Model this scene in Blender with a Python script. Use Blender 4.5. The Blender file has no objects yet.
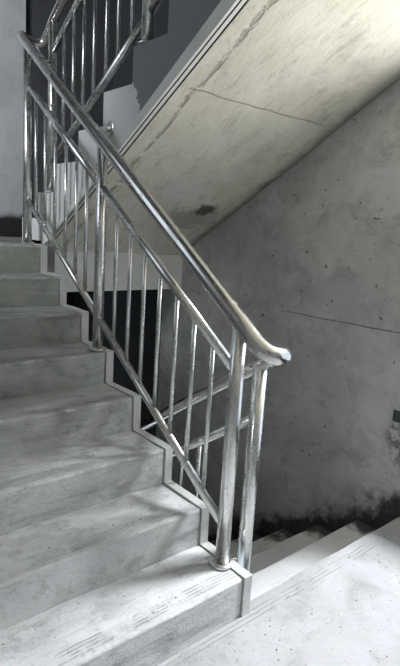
import bpy, bmesh, math, random
from mathutils import Vector, Matrix, noise
random.seed(7)
scene = bpy.context.scene
COL = scene.collection

# ------------------------------------------------------------------ camera
cam_d = bpy.data.cameras.new('camera'); cam = bpy.data.objects.new('camera', cam_d); COL.objects.link(cam)
yaw, pitch, roll = .7084, -.192, .0635
F = Vector((math.sin(yaw)*math.cos(pitch), math.cos(yaw)*math.cos(pitch), math.sin(pitch)))
rt = Vector((math.cos(yaw), -math.sin(yaw), 0)); up = rt.cross(F)
Rv = math.cos(roll)*rt + math.sin(roll)*up
Uv = -math.sin(roll)*rt + math.cos(roll)*up
M = Matrix((Rv, Uv, -F)).transposed().to_4x4(); M.translation = Vector((-1.3302, -1.2106, 1.4337))
cam.matrix_world = M
cam_d.sensor_fit = 'AUTO'; cam_d.sensor_width = 36; cam_d.lens = 531.33/666*36
cam_d.clip_start = .02
scene.camera = cam

# ------------------------------------------------------------------ light
w = bpy.data.worlds.new('world'); scene.world = w; w.use_nodes = True
w.node_tree.nodes['Background'].inputs[0].default_value = (.78, .88, 1, 1)
w.node_tree.nodes['Background'].inputs[1].default_value = 1.0

def area(name, loc, rot, sx, sy, power, col):
    d = bpy.data.lights.new(name, 'AREA'); d.shape = 'RECTANGLE'; d.size = sx; d.size_y = sy
    d.energy = power; d.color = col
    o = bpy.data.objects.new(name, d); o.location = loc; o.rotation_euler = rot; COL.objects.link(o); return o
PI = math.pi
# daylight through the opening in the right wall of the lower landing
area('daylight_lower_opening', (4.2, -1.0, 4.6), (0, PI/2-.78, 0), 1.5, 1.5, 600, (.93, .97, 1))
# unseen fill lamp added outside the opening, shining up to brighten the soffit
area('soffit_fill_light', (2.7, -1.3, -.4), (PI, 0, 0), 2.4, 2.6, 235, (1, .97, .90))
# daylight through the opening in the left wall of the middle landing
up_l = area('daylight_upper_opening', (-2.5, .65, 2.9), (0, 0, 0), .9, .9, 58, (.95, .97, 1))
up_l.rotation_euler = (Vector((0.0, 3.15, 2.5))-up_l.location).to_track_quat('-Z', 'Y').to_euler(); up_l.data.spread = math.radians(150)
vs = scene.view_settings
vs.view_transform = 'Standard'; vs.look = 'None'; vs.gamma = 1; vs.use_curve_mapping = False
vs.exposure = 0.38

# ------------------------------------------------------------------ dimensions
r, t = .16, .2636          # rise, going
W = 1.256                  # right wall
XL = -1.5                  # left wall
XB = .10                   # side of the right hand flights
YC = .045                  # edge of lower landing above the descending flight
YM = 2.07                  # front face of middle landing beam
YF = 3.15                  # far wall

# ------------------------------------------------------------------ materials
class NT:
    def __init__(s, name):
        s.m = bpy.data.materials.new(name); s.m.use_nodes = True
        s.t = s.m.node_tree; s.b = s.t.nodes['Principled BSDF']
        s.pos = s.t.nodes.new('ShaderNodeNewGeometry').outputs['Position']
        sp = s.t.nodes.new('ShaderNodeSeparateXYZ'); s.link(s.pos, sp.inputs[0]); s.xyz = sp.outputs
    def link(s, a, b): s.t.links.new(a, b)
    def val(s, inp, v):
        if hasattr(v, 'is_linked') or hasattr(v, 'links'): s.link(v, inp)
        else: inp.default_value = v
    def math(s, op, a, b=0, c=None):
        n = s.t.nodes.new('ShaderNodeMath'); n.operation = op
        s.val(n.inputs[0], a); s.val(n.inputs[1], b)
        if c is not None: s.val(n.inputs[2], c)
        return n.outputs[0]
    def noise(s, scale, detail=6, rough=.6, stretch=(1, 1, 1), off=(0, 0, 0), dist=0):
        mp = s.t.nodes.new('ShaderNodeMapping'); s.link(s.pos, mp.inputs[0])
        mp.inputs['Scale'].default_value = stretch; mp.inputs['Location'].default_value = off
        n = s.t.nodes.new('ShaderNodeTexNoise'); s.link(mp.outputs[0], n.inputs['Vector'])
        n.inputs['Scale'].default_value = scale; n.inputs['Detail'].default_value = detail
        n.inputs['Roughness'].default_value = rough; n.inputs['Distortion'].default_value = dist
        return n.outputs['Fac']
    def ramp(s, v, lo, hi, a=0., b=1.):
        n = s.t.nodes.new('ShaderNodeMapRange'); n.interpolation_type = 'SMOOTHSTEP'
        s.val(n.inputs['Value'], v); s.val(n.inputs['From Min'], lo); s.val(n.inputs['From Max'], hi)
        s.val(n.inputs['To Min'], a); s.val(n.inputs['To Max'], b)
        return n.outputs['Result']
    def band(s, v, c, half, soft):      # 1 inside |v-c|<half
        d = s.math('ABSOLUTE', s.math('SUBTRACT', v, c))
        return s.ramp(d, half, half+soft, 1., 0.)
    def mix(s, f, a, b):
        n = s.t.nodes.new('ShaderNodeMix'); n.data_type = 'RGBA'
        s.val(n.inputs[0], f)
        for i, v in ((6, a), (7, b)):
            if isinstance(v, (tuple, list)): n.inputs[i].default_value = (*v, 1)
            else: s.link(v, n.inputs[i])
        return n.outputs[2]
    def color(s, v): s.val(s.b.inputs['Base Color'], (*v, 1) if isinstance(v, tuple) else v)
    def bump(s, h, strength=.3, dist=.01):
        n = s.t.nodes.new('ShaderNodeBump'); n.inputs['Strength'].default_value = strength
        n.inputs['Distance'].default_value = dist; s.link(h, n.inputs['Height']); s.link(n.outputs[0], s.b.inputs['Normal'])

def concrete(name, a, b, dirt=(.12, .12, .11), dirt_amt=.5, rough=.85, spots=.5, trowel=(1, 1, 1), bump=.35, extra=None, blotch=1.6):
    k = NT(name)
    big = k.ramp(k.noise(blotch, 5, .6), .36, .64)
    c = k.mix(big, a, b)
    mid = k.ramp(k.noise(7, 8, .72, trowel, (3, 1, 2), .6), .47, .70, 0., dirt_amt)
    c = k.mix(mid, c, dirt)
    sp = k.ramp(k.noise(75, 3, .6, (1, 1, 1), (9, 4, 1)), .66, .74, 0., spots)
    c = k.mix(sp, c, tuple(x*.45 for x in dirt))
    sc = k.ramp(k.noise(30, 4, .7, (trowel[0]*.25, trowel[1]*2.5, trowel[2]*2), (1, 7, 3)), .52, .75, 0., .25)
    c = k.mix(sc, c, tuple(min(1, x*1.25) for x in b))
    h = k.math('ADD', k.noise(9, 8, .7, trowel), k.math('MULTIPLY', k.noise(90, 3, .7), .25))
    h = k.math('SUBTRACT', h, k.math('MULTIPLY', sp, .3))
    if extra: c, h = extra(k, c, h)
    k.color(c); k.bump(h, bump, .012)
    k.b.inputs['Roughness'].default_value = rough
    k.b.inputs['Specular IOR Level'].default_value = .25
    return k.m

def ridges(k, c, h, ypos, n=3, first=.035, step=.016):
    # trowelled anti-slip grooves near a nosing at y = ypos
    tot = None
    wob = k.math('MULTIPLY', k.math('SUBTRACT', k.noise(5, 2, .5, (1, .2, 1)), .5), .012)
    y = k.math('ADD', k.xyz[1], wob)
    for i in range(n):
        m = k.band(y, ypos + first + i*step, .0015, .003)
        tot = m if tot is None else k.math('ADD', tot, m)
    brk = k.ramp(k.noise(6, 4, .7, (1, 1, 1), (5, 5, 5)), .42, .55)
    tot = k.math('MULTIPLY', tot, brk)
    h = k.math('SUBTRACT', h, k.math('MULTIPLY', tot, .5))
    c = k.mix(k.math('MULTIPLY', tot, .35), c, (.16, .16, .16))
    return c, h

def floor_extra(k, c, h):
    c, h = ridges(k, c, h, YC, 3, -.085, .019)
    g = k.ramp(k.noise(38, 5, .75, (1, 1, 1), (2, 8, 3)), .60, .68, 0., .55)
    patch = k.ramp(k.noise(2.6, 3, .6, (1, 1, 1), (1.3, 0, 0)), .45, .62)
    c = k.mix(k.math('MULTIPLY', g, patch), c, (.16, .15, .14))
    return c, h

m_floor = concrete('dusty_landing_screed', (.345, .35, .36), (.445, .45, .465), (.24, .24, .245), .45, spots=.7, extra=floor_extra)
m_landing = concrete('middle_landing_screed', (.16, .16, .15), (.30, .30, .29), (.05, .05, .05), .6)
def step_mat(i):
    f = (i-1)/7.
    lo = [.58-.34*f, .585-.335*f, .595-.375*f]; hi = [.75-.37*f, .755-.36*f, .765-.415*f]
    def ex(k, c, h):
        c, h = ridges(k, c, h, (i-1)*t, 4, .03, .014)
        # grime in the corner where tread meets riser above, and wet-look streaks on risers
        st = k.ramp(k.noise(3.0, 6, .7, (.6, 1, 3), (i*2.1, 0, i)), .50, .68, 0., .45)
        c = k.mix(st, c, (.17, .17, .155))
        bl = k.ramp(k.noise(11, 7, .78, (.7, 1, 1), (i, 4, 2)), .50, .66, 0., .38)
        c = k.mix(bl, c, (.15, .15, .14))
        ws = k.ramp(k.noise(5, 7, .75, (.4, 1.2, 2), (2, i, 7)), .54, .70, 0., .35)
        c = k.mix(ws, c, (.78, .78, .76))
        nose = k.math('MULTIPLY', k.band(k.xyz[1], (i-1)*t, .004, .01), k.band(k.xyz[2], i*r, .004, .008))
        chip = k.math('MULTIPLY', nose, k.ramp(k.noise(14, 4, .7, (1, 1, 1), (i, 2, 2)), .5, .6))
        c = k.mix(k.math('MULTIPLY', chip, .6), c, (.72, .72, .70))
        return c, h
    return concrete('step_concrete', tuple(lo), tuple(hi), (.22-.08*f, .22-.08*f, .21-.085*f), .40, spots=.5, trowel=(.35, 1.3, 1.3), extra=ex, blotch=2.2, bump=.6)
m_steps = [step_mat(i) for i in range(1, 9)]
m_curb = concrete('curb_plaster', (.52, .52, .51), (.66, .66, .65), (.25, .25, .24), .35, spots=.3)
m_core = concrete('dark_joint', (.012, .012, .012), (.02, .02, .02), (.02, .02, .02), .3)
def cstep_extra(k, c, h):
    x, y, z = k.xyz
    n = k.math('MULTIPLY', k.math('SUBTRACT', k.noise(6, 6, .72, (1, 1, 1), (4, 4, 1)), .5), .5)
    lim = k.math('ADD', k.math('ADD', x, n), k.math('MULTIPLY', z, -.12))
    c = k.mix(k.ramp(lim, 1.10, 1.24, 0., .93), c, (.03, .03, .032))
    return c, h
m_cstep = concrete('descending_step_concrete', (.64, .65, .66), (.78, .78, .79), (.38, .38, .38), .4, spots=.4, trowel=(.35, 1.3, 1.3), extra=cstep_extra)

def wall_extra(k, c, h):
    x, y, z = k.xyz
    # horizontal day joint
    wob = k.math('MULTIPLY', k.math('SUBTRACT', k.noise(4, 3, .6), .5), .03)
    zz = k.math('ADD', z, wob)
    ln = k.band(zz, k.math('ADD', .968, k.math('MULTIPLY', y, -.012)), .0022, .0035)
    ln = k.math('MULTIPLY', ln, k.ramp(y, 1.0, 1.04, 1., 0.))
    ln = k.math('MULTIPLY', ln, k.ramp(k.noise(11, 3, .6, (1, 1, 1), (3, 3, 9)), .36, .48, .12, .6))
    c = k.mix(ln, c, (.05, .05, .05)); h = k.math('SUBTRACT', h, ln)
    mt = k.ramp(k.noise(5, 8, .75, (1, 1, 1), (3, 5, 1), .5), .50, .64, 0., .35)
    c = k.mix(mt, c, (.22, .22, .21))
    sm = k.ramp(k.noise(3, 8, .75, (1, .7, 1.2), (9, 5, 4), .8), .52, .62, 0., .3)
    c = k.mix(sm, c, (.70, .70, .68))
    # black mould band climbing from the descending stair
    hgt = k.math('ADD', z, k.math('MULTIPLY', k.math('SUBTRACT', y, YC), .607))
    n = k.noise(5.5, 6, .72, (1, 1, 1), (7, 7, 7))
    lim = k.math('ADD', k.math('MULTIPLY', n, .55), -.20)
    mo = k.ramp(k.math('SUBTRACT', lim, hgt), -.10, .07, 0., .93)
    c = k.mix(mo, c, (.022, .022, .024))
    # scattered grime near the recessed box
    d = k.math('ADD', k.math('ABSOLUTE', k.math('SUBTRACT', y, k.math('ADD', .14, k.math('MULTIPLY', k.math('SUBTRACT', .5, z), -.15)))), k.math('MULTIPLY', k.math('ABSOLUTE', k.math('SUBTRACT', z, .38)), .55))
    g = k.math('MULTIPLY', k.ramp(d, .03, .14, 1., 0.), k.ramp(k.noise(22, 5, .7), .46, .58))
    c = k.mix(k.math('MULTIPLY', g, .7), c, (.07, .07, .07))
    # shade at the wall's far end, put in as a dark grey colour
    pt = k.math('MULTIPLY', k.ramp(y, 2.3, 2.32), k.ramp(z, 1.29, 1.3, .99, 1.))
    c = k.mix(pt, c, (.055, .058, .062))
    # pock marks
    p = k.ramp(k.noise(26, 2, .5, (1, 1, 1), (5, 1, 8)), .70, .74, 0., .7)
    c = k.mix(p, c, (.07, .07, .07))
    return c, h
m_wall = concrete('right_wall_render', (.45, .455, .445), (.62, .62, .60), (.30, .30, .29), .45, spots=.35, extra=wall_extra, bump=.5, blotch=1.3)
m_wall_plain = concrete('plain_wall_render', (.42, .43, .44), (.52, .53, .55), (.3, .3, .3), .3, spots=.2)
m_bright = concrete('lower_landing_wall_plaster', (.42, .42, .42), (.52, .52, .52), (.35, .35, .35), .3, spots=.2)

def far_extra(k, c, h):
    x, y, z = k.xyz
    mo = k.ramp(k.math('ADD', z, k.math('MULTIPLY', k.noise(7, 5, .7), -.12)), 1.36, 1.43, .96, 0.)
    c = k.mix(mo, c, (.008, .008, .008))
    return c, h
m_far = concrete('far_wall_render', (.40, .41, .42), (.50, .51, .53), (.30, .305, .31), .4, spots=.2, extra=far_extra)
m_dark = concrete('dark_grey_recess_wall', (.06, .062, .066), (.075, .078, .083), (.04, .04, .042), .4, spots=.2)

def soffit_extra(k, c, h):
    x, y, z = k.xyz
    wob = k.math('MULTIPLY', k.math('SUBTRACT', k.noise(5, 3, .6), .5), .02)
    ln = k.band(k.math('ADD', y, wob), .735, .0018, .003)
    ln = k.math('MULTIPLY', ln, k.ramp(x, .17, .2))
    ln = k.math('MULTIPLY', ln, k.ramp(x, 1.1, 1.2, 1., 0.))
    c = k.mix(k.math('MULTIPLY', ln, .5), c, (.16, .15, .13)); h = k.math('SUBTRACT', h, k.math('MULTIPLY', ln, .3))
    # ragged trowel edge running beside the drip strip
    xe = k.math('ADD', x, k.math('MULTIPLY', k.math('SUBTRACT', k.noise(6, 5, .7, (1, 1, 1), (2, 2, 2)), .5), .10))
    rg = k.band(xe, .225, .006, .012)
    rg = k.math('MULTIPLY', rg, k.ramp(k.noise(9, 4, .6, (1, 1, 1), (6, 6, 6)), .42, .56))
    c = k.mix(k.math('MULTIPLY', rg, .5), c, (.22, .20, .17)); h = k.math('SUBTRACT', h, k.math('MULTIPLY', rg, .8))
    # patch of peeled, blackened plaster at the foot
    def blob(cx, cy, sx, sy, amt, off):
        dx = k.math('DIVIDE', k.math('SUBTRACT', x, cx), sx); dy = k.math('DIVIDE', k.math('SUBTRACT', y, cy), sy)
        d = k.math('SQRT', k.math('ADD', k.math('MULTIPLY', dx, dx), k.math('MULTIPLY', dy, dy)))
        d = k.math('ADD', d, k.math('MULTIPLY', k.math('SUBTRACT', k.noise(16, 6, .75, (1, 1, 1), off), .5), 2.6))
        return k.ramp(d, .35, 1.0, amt, 0.)
    c = k.mix(blob(.98, 1.52, .12, .07, .9, (1, 2, 3)), c, (.035, .032, .03))
    c = k.mix(blob(.93, 1.62, .30, .16, .45, (4, 2, 3)), c, (.13, .12, .11))
    tr = k.ramp(k.noise(13, 8, .78, (1.4, .5, .5), (3, 9, 3), .4), .53, .64, 0., .42)
    c = k.mix(tr, c, (.36, .34, .29))
    cl = k.ramp(k.noise(3.2, 6, .7, (1, 1, 1), (6, 1, 3)), .50, .66, 0., .35)
    cl = k.math('MULTIPLY', cl, k.ramp(x, .45, .9))
    c = k.mix(cl, c, (.34, .33, .30))
    # shade along the corner with the wall, put into the plaster colour
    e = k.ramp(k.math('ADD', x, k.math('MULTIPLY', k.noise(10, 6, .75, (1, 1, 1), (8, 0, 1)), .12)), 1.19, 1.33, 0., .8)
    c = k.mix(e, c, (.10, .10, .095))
    return c, h
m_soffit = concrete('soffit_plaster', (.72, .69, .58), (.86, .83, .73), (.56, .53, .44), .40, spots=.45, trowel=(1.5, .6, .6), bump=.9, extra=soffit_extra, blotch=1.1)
m_beam = concrete('landing_beam_plaster', (.80, .80, .79), (.86, .86, .85), (.7, .7, .69), .3, spots=.2)

def side_extra(k, c, h):
    x, y, z = k.xyz
    # grey paint stops along a ragged edge; bare white plaster beyond it
    n = k.math('MULTIPLY', k.math('SUBTRACT', k.noise(12, 4, .65, (1, 1, 1), (1, 1, 4)), .5), .16)
    yy = k.math('ADD', k.math('ADD', y, n), k.math('MULTIPLY', k.math('SUBTRACT', z, 2.03), -.45))
    wht = k.ramp(yy, 1.018, 1.026)
    c = k.mix(wht, (.25, .26, .255), c)
    return c, h
m_side = concrete('flight_side_paint', (.68, .69, .67), (.76, .77, .75), (.6, .61, .59), .3, spots=.15, extra=side_extra, bump=.2)
m_strip = concrete('white_plaster_strip', (.74, .73, .70), (.84, .83, .80), (.6, .6, .57), .3, spots=.15, bump=.2)

def steel(name, base=(.60, .60, .59), rough=.24, sooty=.45):
    k = NT(name)
    n = k.ramp(k.noise(9, 6, .7, (1, 1, 1.0), (1, 1, 1)), .42, .68)
    c = k.mix(k.math('MULTIPLY', n, sooty), base, (.33, .33, .32))
    k.color(c); k.b.inputs['Metallic'].default_value = 1
    k.link(k.ramp(n, 0., 1., rough-.04, rough+.08), k.b.inputs['Roughness'])
    
    return k.m
m_steel = steel('brushed_stainless_steel', (.72, .72, .71), .29, .15)
m_steel_n = steel('newel_stainless_steel', (.74, .74, .72), .28, .08)
m_steel_h = steel('handrail_stainless_steel', (.68, .67, .65), .23, .18)

# ------------------------------------------------------------------ mesh helpers
def link(name, bm, mat, parent=None, smooth=False, bevel=0, seg=2):
    me = bpy.data.meshes.new(name); bmesh.ops.recalc_face_normals(bm, faces=bm.faces[:]); bm.to_mesh(me); bm.free()
    o = bpy.data.objects.new(name, me); COL.objects.link(o)
    me.materials.append(mat)
    if smooth:
        for p in me.polygons: p.use_smooth = True
    if bevel:
        md = o.modifiers.new('bevel', 'BEVEL'); md.width = bevel; md.segments = seg; md.limit_method = 'ANGLE'
    if parent:
        o.parent = parent; o.matrix_parent_inverse = Matrix.Translation(-Vector(parent.location))
    return o
def box_bm(bm, a, b):
    x0, y0, z0 = a; x1, y1, z1 = b
    v = [bm.verts.new(p) for p in ((x0,y0,z0),(x1,y0,z0),(x1,y1,z0),(x0,y1,z0),(x0,y0,z1),(x1,y0,z1),(x1,y1,z1),(x0,y1,z1))]
    for f in ((0,3,2,1),(4,5,6,7),(0,1,5,4),(1,2,6,5),(2,3,7,6),(3,0,4,7)): bm.faces.new([v[i] for i in f])
def box(name, a, b, mat, parent=None, bevel=0):
    bm = bmesh.new(); box_bm(bm, a, b); return link(name, bm, mat, parent, bevel=bevel)
def prism(bm, prof, x0, x1, nx=1, wob=0, seed=0):
    """profile of (y,z) points extruded along x"""
    rows = []
    for i in range(nx+1):
        x = x0+(x1-x0)*i/nx; row = []
        for (y, z) in prof:
            dy = dz = 0
            if wob:
                dy = wob*noise.noise(Vector((x*5+seed, y*9, z*9))); dz = wob*noise.noise(Vector((x*6+seed, y*9+7, z*9+3)))
            row.append(bm.verts.new((x, y+dy, z+dz)))
        rows.append(row)
    m = len(prof)
    for i in range(nx):
        for j in range(m):
            bm.faces.new((rows[i][j], rows[i][(j+1) % m], rows[i+1][(j+1) % m], rows[i+1][j]))
    bm.faces.new(rows[0]); bm.faces.new(rows[-1][::-1])
def catmull(pts, n=6):
    P = [Vector(p) for p in pts]; P = [2*P[0]-P[1]]+P+[2*P[-1]-P[-2]]; out = []
    for i in range(1, len(P)-2):
        a, b, c, d = P[i-1:i+3]
        for k in range(n):
            s = k/n
            out.append(.5*((2*b)+(c-a)*s+(2*a-5*b+4*c-d)*s*s+(3*b-a-3*c+d)*s**3))
    out.append(P[-2]); return out
def tube(bm, pts, rad, seg=20, cap=True):
    pts = [Vector(p) for p in pts]; n = len(pts)
    rads = rad if isinstance(rad, (list, tuple)) else [rad]*n
    tang = [(pts[min(i+1, n-1)]-pts[max(i-1, 0)]).normalized() for i in range(n)]
    a = Vector((1, 0, 0)) if abs(tang[0].x) < .8 else Vector((0, 0, 1))
    u = (a-tang[0]*a.dot(tang[0])).normalized(); rings = []
    for i in range(n):
        u = (u-tang[i]*u.dot(tang[i])).normalized(); v = tang[i].cross(u)
        rings.append([bm.verts.new(pts[i]+rads[i]*(math.cos(2*PI*k/seg)*u+math.sin(2*PI*k/seg)*v)) for k in range(seg)])
    for i in range(n-1):
        for k in range(seg):
            bm.faces.new((rings[i][k], rings[i][(k+1) % seg], rings[i+1][(k+1) % seg], rings[i+1][k]))
    if cap: bm.faces.new(rings[0][::-1]); bm.faces.new(rings[-1])
def structure(o, label=None):
    o['kind'] = 'structure'
    if label: o['label'] = label
    return o
def empty(name, loc, label, cat, group=None):
    o = bpy.data.objects.new(name, None); o.location = loc; o.empty_display_size = .1; COL.objects.link(o)
    o['label'] = label; o['category'] = cat
    if group: o['group'] = group
    return o

# ------------------------------------------------------------------ the shell
Z0, Z1 = -2.6, 4.6
bm = bmesh.new()
box_bm(bm, (W, 0.02, Z0), (W+.2, YF+1.2, Z1))
box_bm(bm, (W, -1.95, Z0), (W+.2, 0.02, .55))
box_bm(bm, (W, -1.95, 2.39), (W+.2, 0.02, Z1))
box_bm(bm, (W, -2.6, Z0), (W+.2, -1.95, Z1))
structure(link('wall_right', bm, m_wall))
bm = bmesh.new()
box_bm(bm, (XL-.2, -2.6, Z0), (XL, 1.0, Z1)); box_bm(bm, (XL-.2, 1.0, Z0), (XL, 2.2, 1.9)); box_bm(bm, (XL-.2, 1.0, 3.6), (XL, 2.2, Z1))
box_bm(bm, (XL-.2, 2.2, Z0), (XL, YF+1.2, Z1))
structure(link('wall_left', bm, m_bright))
structure(box('wall_back', (XL-.2, -2.8, Z0), (W+.2, -2.6, Z1), m_bright))
XR = .44
structure(box('wall_far', (XL, YF, Z0), (XR, YF+.2, Z1), m_far))
m_lower_shade = concrete('dark_lower_wall', (.022, .022, .024), (.03, .03, .032), (.015, .015, .015), .4, spots=.2)  # shade below the middle landing painted into the wall colour
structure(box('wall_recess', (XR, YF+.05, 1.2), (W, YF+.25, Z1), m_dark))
structure(box('wall_recess_lower', (XR-.3, YF+.75, Z0), (W, YF+.95, 1.2), m_lower_shade))
structure(box('trim_1', (XL, YF-.03, 2*r*4), (XR, YF, 1.425), m_far, bevel=.008))
structure(box('ceiling', (XL-.2, -2.8, Z1), (W+.2, YF+1.2, Z1+.2), m_bright))
# lower landing (camera stands here), landing above it, middle landing, lowest landing
bm = bmesh.new(); prof = [(-2.6, -.18), (YC, -.18), (YC, -.008), (YC-.006, -.001), (YC-.014, 0), (-2.6, 0)]
prism(bm, prof, .05, W, 60, .004, 3); box_bm(bm, (XL, -2.6, -.18), (.05, 0.0, 0.0))
structure(link('floor', bm, m_floor))
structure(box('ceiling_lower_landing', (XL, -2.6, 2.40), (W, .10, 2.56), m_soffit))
structure(box('floor_middle_landing', (XL, 7*t+.02, 8*r-.16), (XB-.0, YF, 8*r), m_landing))
structure(box('floor_middle_landing', (XB, YM+.25, 8*r-.16), (W, YF+.8, 8*r), m_landing))
structure(box('floor_lowest', (XL, 1.9, -8*r-.16), (W, YF+.8, -8*r), m_cstep))
structure(box('trim_2', (XB, YM, .967), (W, YM+.25, 1.30), m_beam))        # edge beam of the middle landing

# ------------------------------------------------------------------ left flight (up)
fl = empty('stair_flight', (-.75, .9, 0), 'wide grey concrete stair flight climbing to the left of the steel railing', 'stairs')
def tread_prof(y0, z0, z1, y1, rr=.009):
    p = [(y0, z0)]
    for a in (0, 22, 45, 67, 90):
        a = math.radians(a); p.append((y0+rr-rr*math.cos(a), z1-rr+rr*math.sin(a)))
    for s in (.2, .5, .8): p.append((y0+(y1-y0)*s, z1))
    p += [(y1, z1), (y1, z1-.05), (y0+.05, z1-.05 if z1-.05 > z0 else z0), (y0+.05, z0)]
    return p
for i in range(1, 9):
    y0 = (i-1)*t; y1 = i*t+.02 if i < 8 else 8*t+.02
    bm = bmesh.new(); prism(bm, tread_prof(y0, (i-1)*r-.002*(i > 1), i*r, y1), XL+.003, -.005, 110, .0045, i*3.3)
    link('step', bm, m_steps[i-1], fl)
bm = bmesh.new()
prof = [(.03, 0.01)]
for i in range(1, 9): prof += [((i-1)*t+.03, i*r-.03), (i*t+.03, i*r-.03)]
prof += [(8*t, 8*r-.2), (7*t, 8*r-.25), (.35, 0-.0)]
prism(bm, prof, XL+.003, .034)
link('stair_core', bm, m_core, fl)
# sawtooth plaster curb along the open edge
bm = bmesh.new(); e = .006; th = .045
def saw(off_y, off_z, k0, k1):
    p = []
    for i in range(k0, k1+1):
        p += [((i-1)*t+off_y, (i-1)*r+off_z), ((i-1)*t+off_y, i*r+off_z)]
    return p
p_out = [(-e, 0)]
for i in range(1, 9): p_out += [((i-1)*t-e, i*r+e), (i*t-e, i*r+e)]
p_out[-1] = (7*t+.10, 8*r+e)
p_in = [(7*t+.10, 8*r-.04)]
for i in range(8, 0, -1): p_in += [((i-1)*t+th, i*r-.04), ((i-1)*t+th, (i-1)*r-.04)]
p_in[-1] = (th, 0)
prof = p_out+p_in
# dense resample for a hand-made edge
def resample(pr_, d=.04):
    out = []
    for a, b in zip(pr_, pr_[1:]+pr_[:1]):
        L = math.dist(a, b); n = max(1, int(L/d))
        for k in range(n): out.append((a[0]+(b[0]-a[0])*k/n, a[1]+(b[1]-a[1])*k/n))
    return out
prism(bm, resample(prof), 0, .04, 3, .004, 1.7)
link('curb', bm, m_curb, fl)

# ------------------------------------------------------------------ right lower flight (down)
fc = empty('stair_flight', (.7, .9, -.8), 'grey concrete stair flight descending beyond the lower landing to the right', 'stairs')
for j in range(1, 9):
    y0 = YC+(j-1)*t; zt = -j*r
    bm = bmesh.new()
    p = [(y0-.03, zt-.12), (y0-.03, zt), (y0+t-.012, zt), (y0+t-.003, zt-.003), (y0+t, zt-.012), (y0+t, zt-.16), (y0+t-.05, zt-.2)]
    prism(bm, p, XB, W-.003, 50, .004, j*1.9+40)
    link('step', bm, m_cstep, fc)
bm = bmesh.new()
prism(bm, [(0.0, -.12), (YC+.02, -.12), (YC+8*t-.02, -8*r-.02), (YC+8*t-.02, -8*r-.2), (YC+7*t, -8*r-.2), (0.0, -.34)], XB, W-.003)
link('stair_slab', bm, m_cstep, fc)

# ------------------------------------------------------------------ right upper flight (returning overhead)
fb = empty('stair_flight', (.7, 1.2, 1.3), 'overhead concrete flight with pale plastered underside rising towards the camera', 'stairs')
def sof(y): return 1.235+.595*(YM-y)
YT = .10
prof = [(YM+.25, 8*r)]
y = YM+.305
lev = 8
while lev < 16:
    yy = 2.375-(lev-8)*t
    prof += [(yy, lev*r), (yy, (lev+1)*r)]; lev += 1
prof += [(YT, 16*r), (YT, sof(YT)+.02), (YM+.0, sof(YM)+.02), (YM+.25, sof(YM)+.02)]
bm = bmesh.new(); prism(bm, prof, XB, W-.002)
link('flight_body', bm, m_side, fb)
def slab(bm, x0, x1, up_, dn, y0=YT, y1=YM, nx=1, ny=1):
    # strip following the slope of the underside
    prism(bm, [(y0, sof(y0)+up_), (y1, sof(y1)+up_), (y1, sof(y1)-dn), (y0, sof(y0)-dn)], x0, x1)
bm = bmesh.new(); nx, ny = 60, 90; g = []
for i in range(nx+1):
    x = .136+(W-.002-.136)*i/nx; row = []
    for j in range(ny+1):
        y = YT+(YM-YT)*j/ny
        d = .010*noise.noise(Vector((x*2.5, y*2.5, 1)))+.004*noise.noise(Vector((x*9, y*9, 4)))
        if i == 0: d *= .1
        row.append(bm.verts.new((x, y, sof(y)+d)))
    g.append(row)
for i in range(nx):
    for j in range(ny): bm.faces.new((g[i][j], g[i+1][j], g[i+1][j+1], g[i][j+1]))
gt = [[bm.verts.new((x, y, sof(y)+.025)) for y in (YT, YM)] for x in (.136, W-.002)]
bm.faces.new((gt[0][0], gt[1][0], gt[1][1], gt[0][1]))
bm.faces.new([g[0][j] for j in range(ny+1)]+[gt[0][1], gt[0][0]])
bm.faces.new([g[-1][j] for j in range(ny+1)]+[gt[1][1], gt[1][0]])
bm.faces.new([g[i][0] for i in range(nx+1)]+[gt[1][0], gt[0][0]])
bm.faces.new([g[i][-1] for i in range(nx+1)]+[gt[1][1], gt[0][1]])
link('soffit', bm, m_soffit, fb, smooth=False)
# white drip strip: a fascia band and an underside band with dark grooves between
bm = bmesh.new()
prism(bm, [(YT, sof(YT)+.085), (.44, sof(.44)+.072), (1.2, sof(1.2)+.042), (1.97, sof(1.97)+.02), (1.97, sof(1.97)), (YT, sof(YT))], .088, .1005)
link('fascia_band', bm, m_strip, fb)
bm = bmesh.new(); slab(bm, .109, .126, .02, 0, YT, 1.97)
link('drip_band', bm, m_strip, fb)
bm = bmesh.new(); slab(bm, .0995, .1365, .026, -.002, YT, 1.97)
link('drip_groove', bm, m_core, fb)

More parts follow.
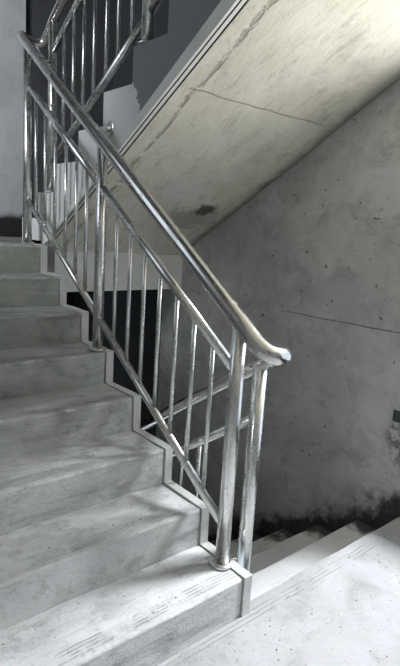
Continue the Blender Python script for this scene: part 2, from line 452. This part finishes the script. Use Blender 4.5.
# ------------------------------------------------------------------ steel railing
ra = empty('stair_railing', (0, .1, 0), 'stainless steel tube railing wrapping round the stairwell with vertical balusters', 'railing')
XA, XR2 = -.01, .13
def hrA(y): return 1.143+.682*(y-.145)
def mdA(y): return .956+.6656*(y-.145)
def btA(y): return .336+.649*(y-.145)
def hrC(y): return .925-.655*(y-.153)
def mdC(y): return .722-.675*(y-.145)
def btC(y): return .10-.66*(y-.145)
def hrB(y): return 2.58+.59*(1.98-y)
def mdB(y): return 2.42+.615*(1.956-y)
def btB(y): return 1.823+.594*(1.908-y)
path = [(.13, .9, hrB(.9)), (.13, 1.4, hrB(1.4)), (.13, 1.9, hrB(1.9)), (.13, 1.99, hrB(1.99)-.004), (.13, 2.045, 2.52), (.118, 2.09, 2.475), (.075, 2.115, 2.462),
        (.03, 2.13, 2.475), (.0, 2.125, 2.485), (-.01, 2.085, hrA(2.085)), (-.01, 2.0, hrA(2.0)), (-.01, 1.5, hrA(1.5)), (-.01, .8, hrA(.8)), (-.01, .2, hrA(.2)), (-.01, .1, 1.112),
        (-.009, .045, 1.070), (.003, -.002, 1.037), (.034, -.020, 1.022), (.072, -.014, 1.015), (.104, .008, 1.005), (.124, .048, .986), (.13, .11, hrC(.11)), (.13, .5, hrC(.5)), (.13, 1.2, hrC(1.2)), (.13, 1.9, hrC(1.9))]
rad = [.026]*5+[.027, .028, .030, .031, .031]+[.031]*4+[.032]+[.033, .034, .036, .038, .038, .034]+[.028]+[.027]*3
n = 6; pts = catmull(path, n); rr = []
for i in range(len(path)-1):
    for k in range(n): rr.append(rad[i]+(rad[i+1]-rad[i])*k/n)
rr.append(rad[-1])
bm = bmesh.new(); tube(bm, pts, rr, 28)
link('handrail', bm, m_steel_h, ra, smooth=True)
def rail(name, x, f, y0, y1, rad_):
    bm = bmesh.new(); tube(bm, [(x, y0, f(y0)), (x, (y0+y1)/2, f((y0+y1)/2)), (x, y1, f(y1))], rad_, 18)
    return link(name, bm, m_steel, ra, smooth=True)
def newel(x, y, z0, z1, ybot=None, rad_=.0275, flange=True):
    yb = y if ybot is None else ybot
    bm = bmesh.new(); tube(bm, [(x, yb, z0), (x, (y+yb)/2, (z0+z1)/2), (x, y, z1)], rad_, 24)
    o = link('newel_post', bm, m_steel_n, ra, smooth=True)
    if flange:
        bm = bmesh.new()
        tube(bm, [(x, yb, z0), (x, yb, z0+.006), (x, yb, z0+.009), (x, yb, z0+.012)], [.046, .046, .043, .034], 28)
        f = link('base_flange', bm, m_steel, None); f.parent = o
        for p in f.data.polygons: p.use_smooth = False
    return o
N1, N2, N3 = .113, 1.122, 2.018
newel(XA, N1, r+e-.001, 1.11)
newel(XA, N2, 5*r+e-.001, hrA(N2)-.02, rad_=.0265)
newel(XA, N3, 8*r+.0, hrA(N3)-.02, rad_=.026)
newel(XR2, .128, -r, .945, rad_=.028)
newel(XR2, 1.15, -5*r, hrC(1.15), rad_=.026)
newel(XR2, 1.985, 10*r, hrB(1.985)-.01, rad_=.026)
newel(XR2, .99, 14*r, hrB(.99), rad_=.029)
for a, b in ((N1, N2), (N2, N3)):
    rail('middle_rail', XA, mdA, a+.02, b-.02, .0195)
    rail('bottom_rail', XA, btA, a+.02, b-.02, .0175)
for a, b in ((.14, 1.14), (1.16, 1.9)):
    rail('middle_rail', XR2, mdC, a, b, .018); rail('bottom_rail', XR2, btC, a+.02, b, .017)
rail('middle_rail', XR2, mdB, 1.0, 1.975, .019); rail('bottom_rail', XR2, btB, 1.005, 1.975, .0185)
rail('middle_rail', XR2, mdB, .5, .98, .019); rail('bottom_rail', XR2, btB, .5, .975, .0185)
def baluster(x, y, f0, f1):
    bm = bmesh.new(); z0, z1 = f0(y), f1(y)
    tube(bm, [(x, y, z0), (x, y, (z0+z1)/2), (x, y, z1)], .0095, 12)
    link('baluster', bm, m_steel, ra, smooth=True)
for y in (.25, .367, .486, .608, .728, .847, .970, 1.27, 1.382, 1.503, 1.636, 1.765, 1.893): baluster(XA, y, btA, mdA)
for y in (1.835, 1.717, 1.60, 1.485, 1.360, 1.247, 1.125, .87, .75): baluster(XR2, y, btB, mdB)
for y in (.23, .448, .566, .684, .80, .92, 1.03, 1.27, 1.39, 1.5): baluster(XR2, y, btC, mdC)
# bracket from the handrail to the side of the upper flight
bm = bmesh.new(); tube(bm, catmull([(-.01, 1.20, 1.862), (.03, 1.205, 1.875), (.07, 1.232, 1.893), (.097, 1.245, 1.898)], 5), .0165, 16)
wb = link('wall_bracket', bm, m_steel, ra, smooth=True)
bm = bmesh.new(); tube(bm, [(.100, 1.243, 1.898), (.093, 1.243, 1.898), (.090, 1.243, 1.898)], [.038, .038, .033], 28)
wf = link('bracket_flange', bm, m_steel); wf.parent = wb

# ------------------------------------------------------------------ small things
jb = empty('junction_box', (W, .15, .52), 'small dark square box set in the right wall at the frame edge', 'electrical box')
bm = bmesh.new(); box_bm(bm, (W-.004, .10, .485), (W+.03, .178, .49)); box_bm(bm, (W-.004, .10, .555), (W+.03, .178, .56)); box_bm(bm, (W-.004, .172, .485), (W+.03, .178, .56))
link('box_frame', bm, m_wall_plain, jb)
link_bm = bmesh.new(); box_bm(link_bm, (W-.003, .10, .49), (W+.03, .172, .555)); link('box_plate', link_bm, m_dark, jb)

# plaster crumbs scattered on the landing and first treads
bm = bmesh.new(); rnd = random.Random(3)
def crumb(x, y, z, s):
    m4 = Matrix.Translation((x, y, z+s*.3)) @ Matrix.Rotation(rnd.random()*6, 4, 'Z') @ Matrix.Diagonal((s*rnd.uniform(.7, 1.6), s*rnd.uniform(.6, 1.1), s*.6, 1))
    bmesh.ops.create_icosphere(bm, subdivisions=1, radius=1, matrix=m4)
for _ in range(300):
    u = rnd.random()
    x = rnd.uniform(-.75, 1.1); y = rnd.gauss(-.26, .15) if u < .6 else -abs(rnd.gauss(0, .05))-.01
    if y > -.012: continue
    crumb(x, y, 0, rnd.choice((.001, .0015, .002, .0025, .0032)))
for _ in range(60):
    i = rnd.choice((1, 1, 2, 3)); crumb(rnd.uniform(-.9, -.03), (i-1)*t+rnd.uniform(.03, .24), i*r, rnd.choice((.0015, .002, .003)))
m_crumb = concrete('crumb_grit', (.10, .09, .08), (.42, .41, .39), (.08, .07, .06), .6, blotch=40)
cr = link('plaster_crumbs', bm, m_crumb)
cr['kind'] = 'stuff'; cr['label'] = 'tiny plaster crumbs scattered over the lower landing and first treads'; cr['category'] = 'debris'
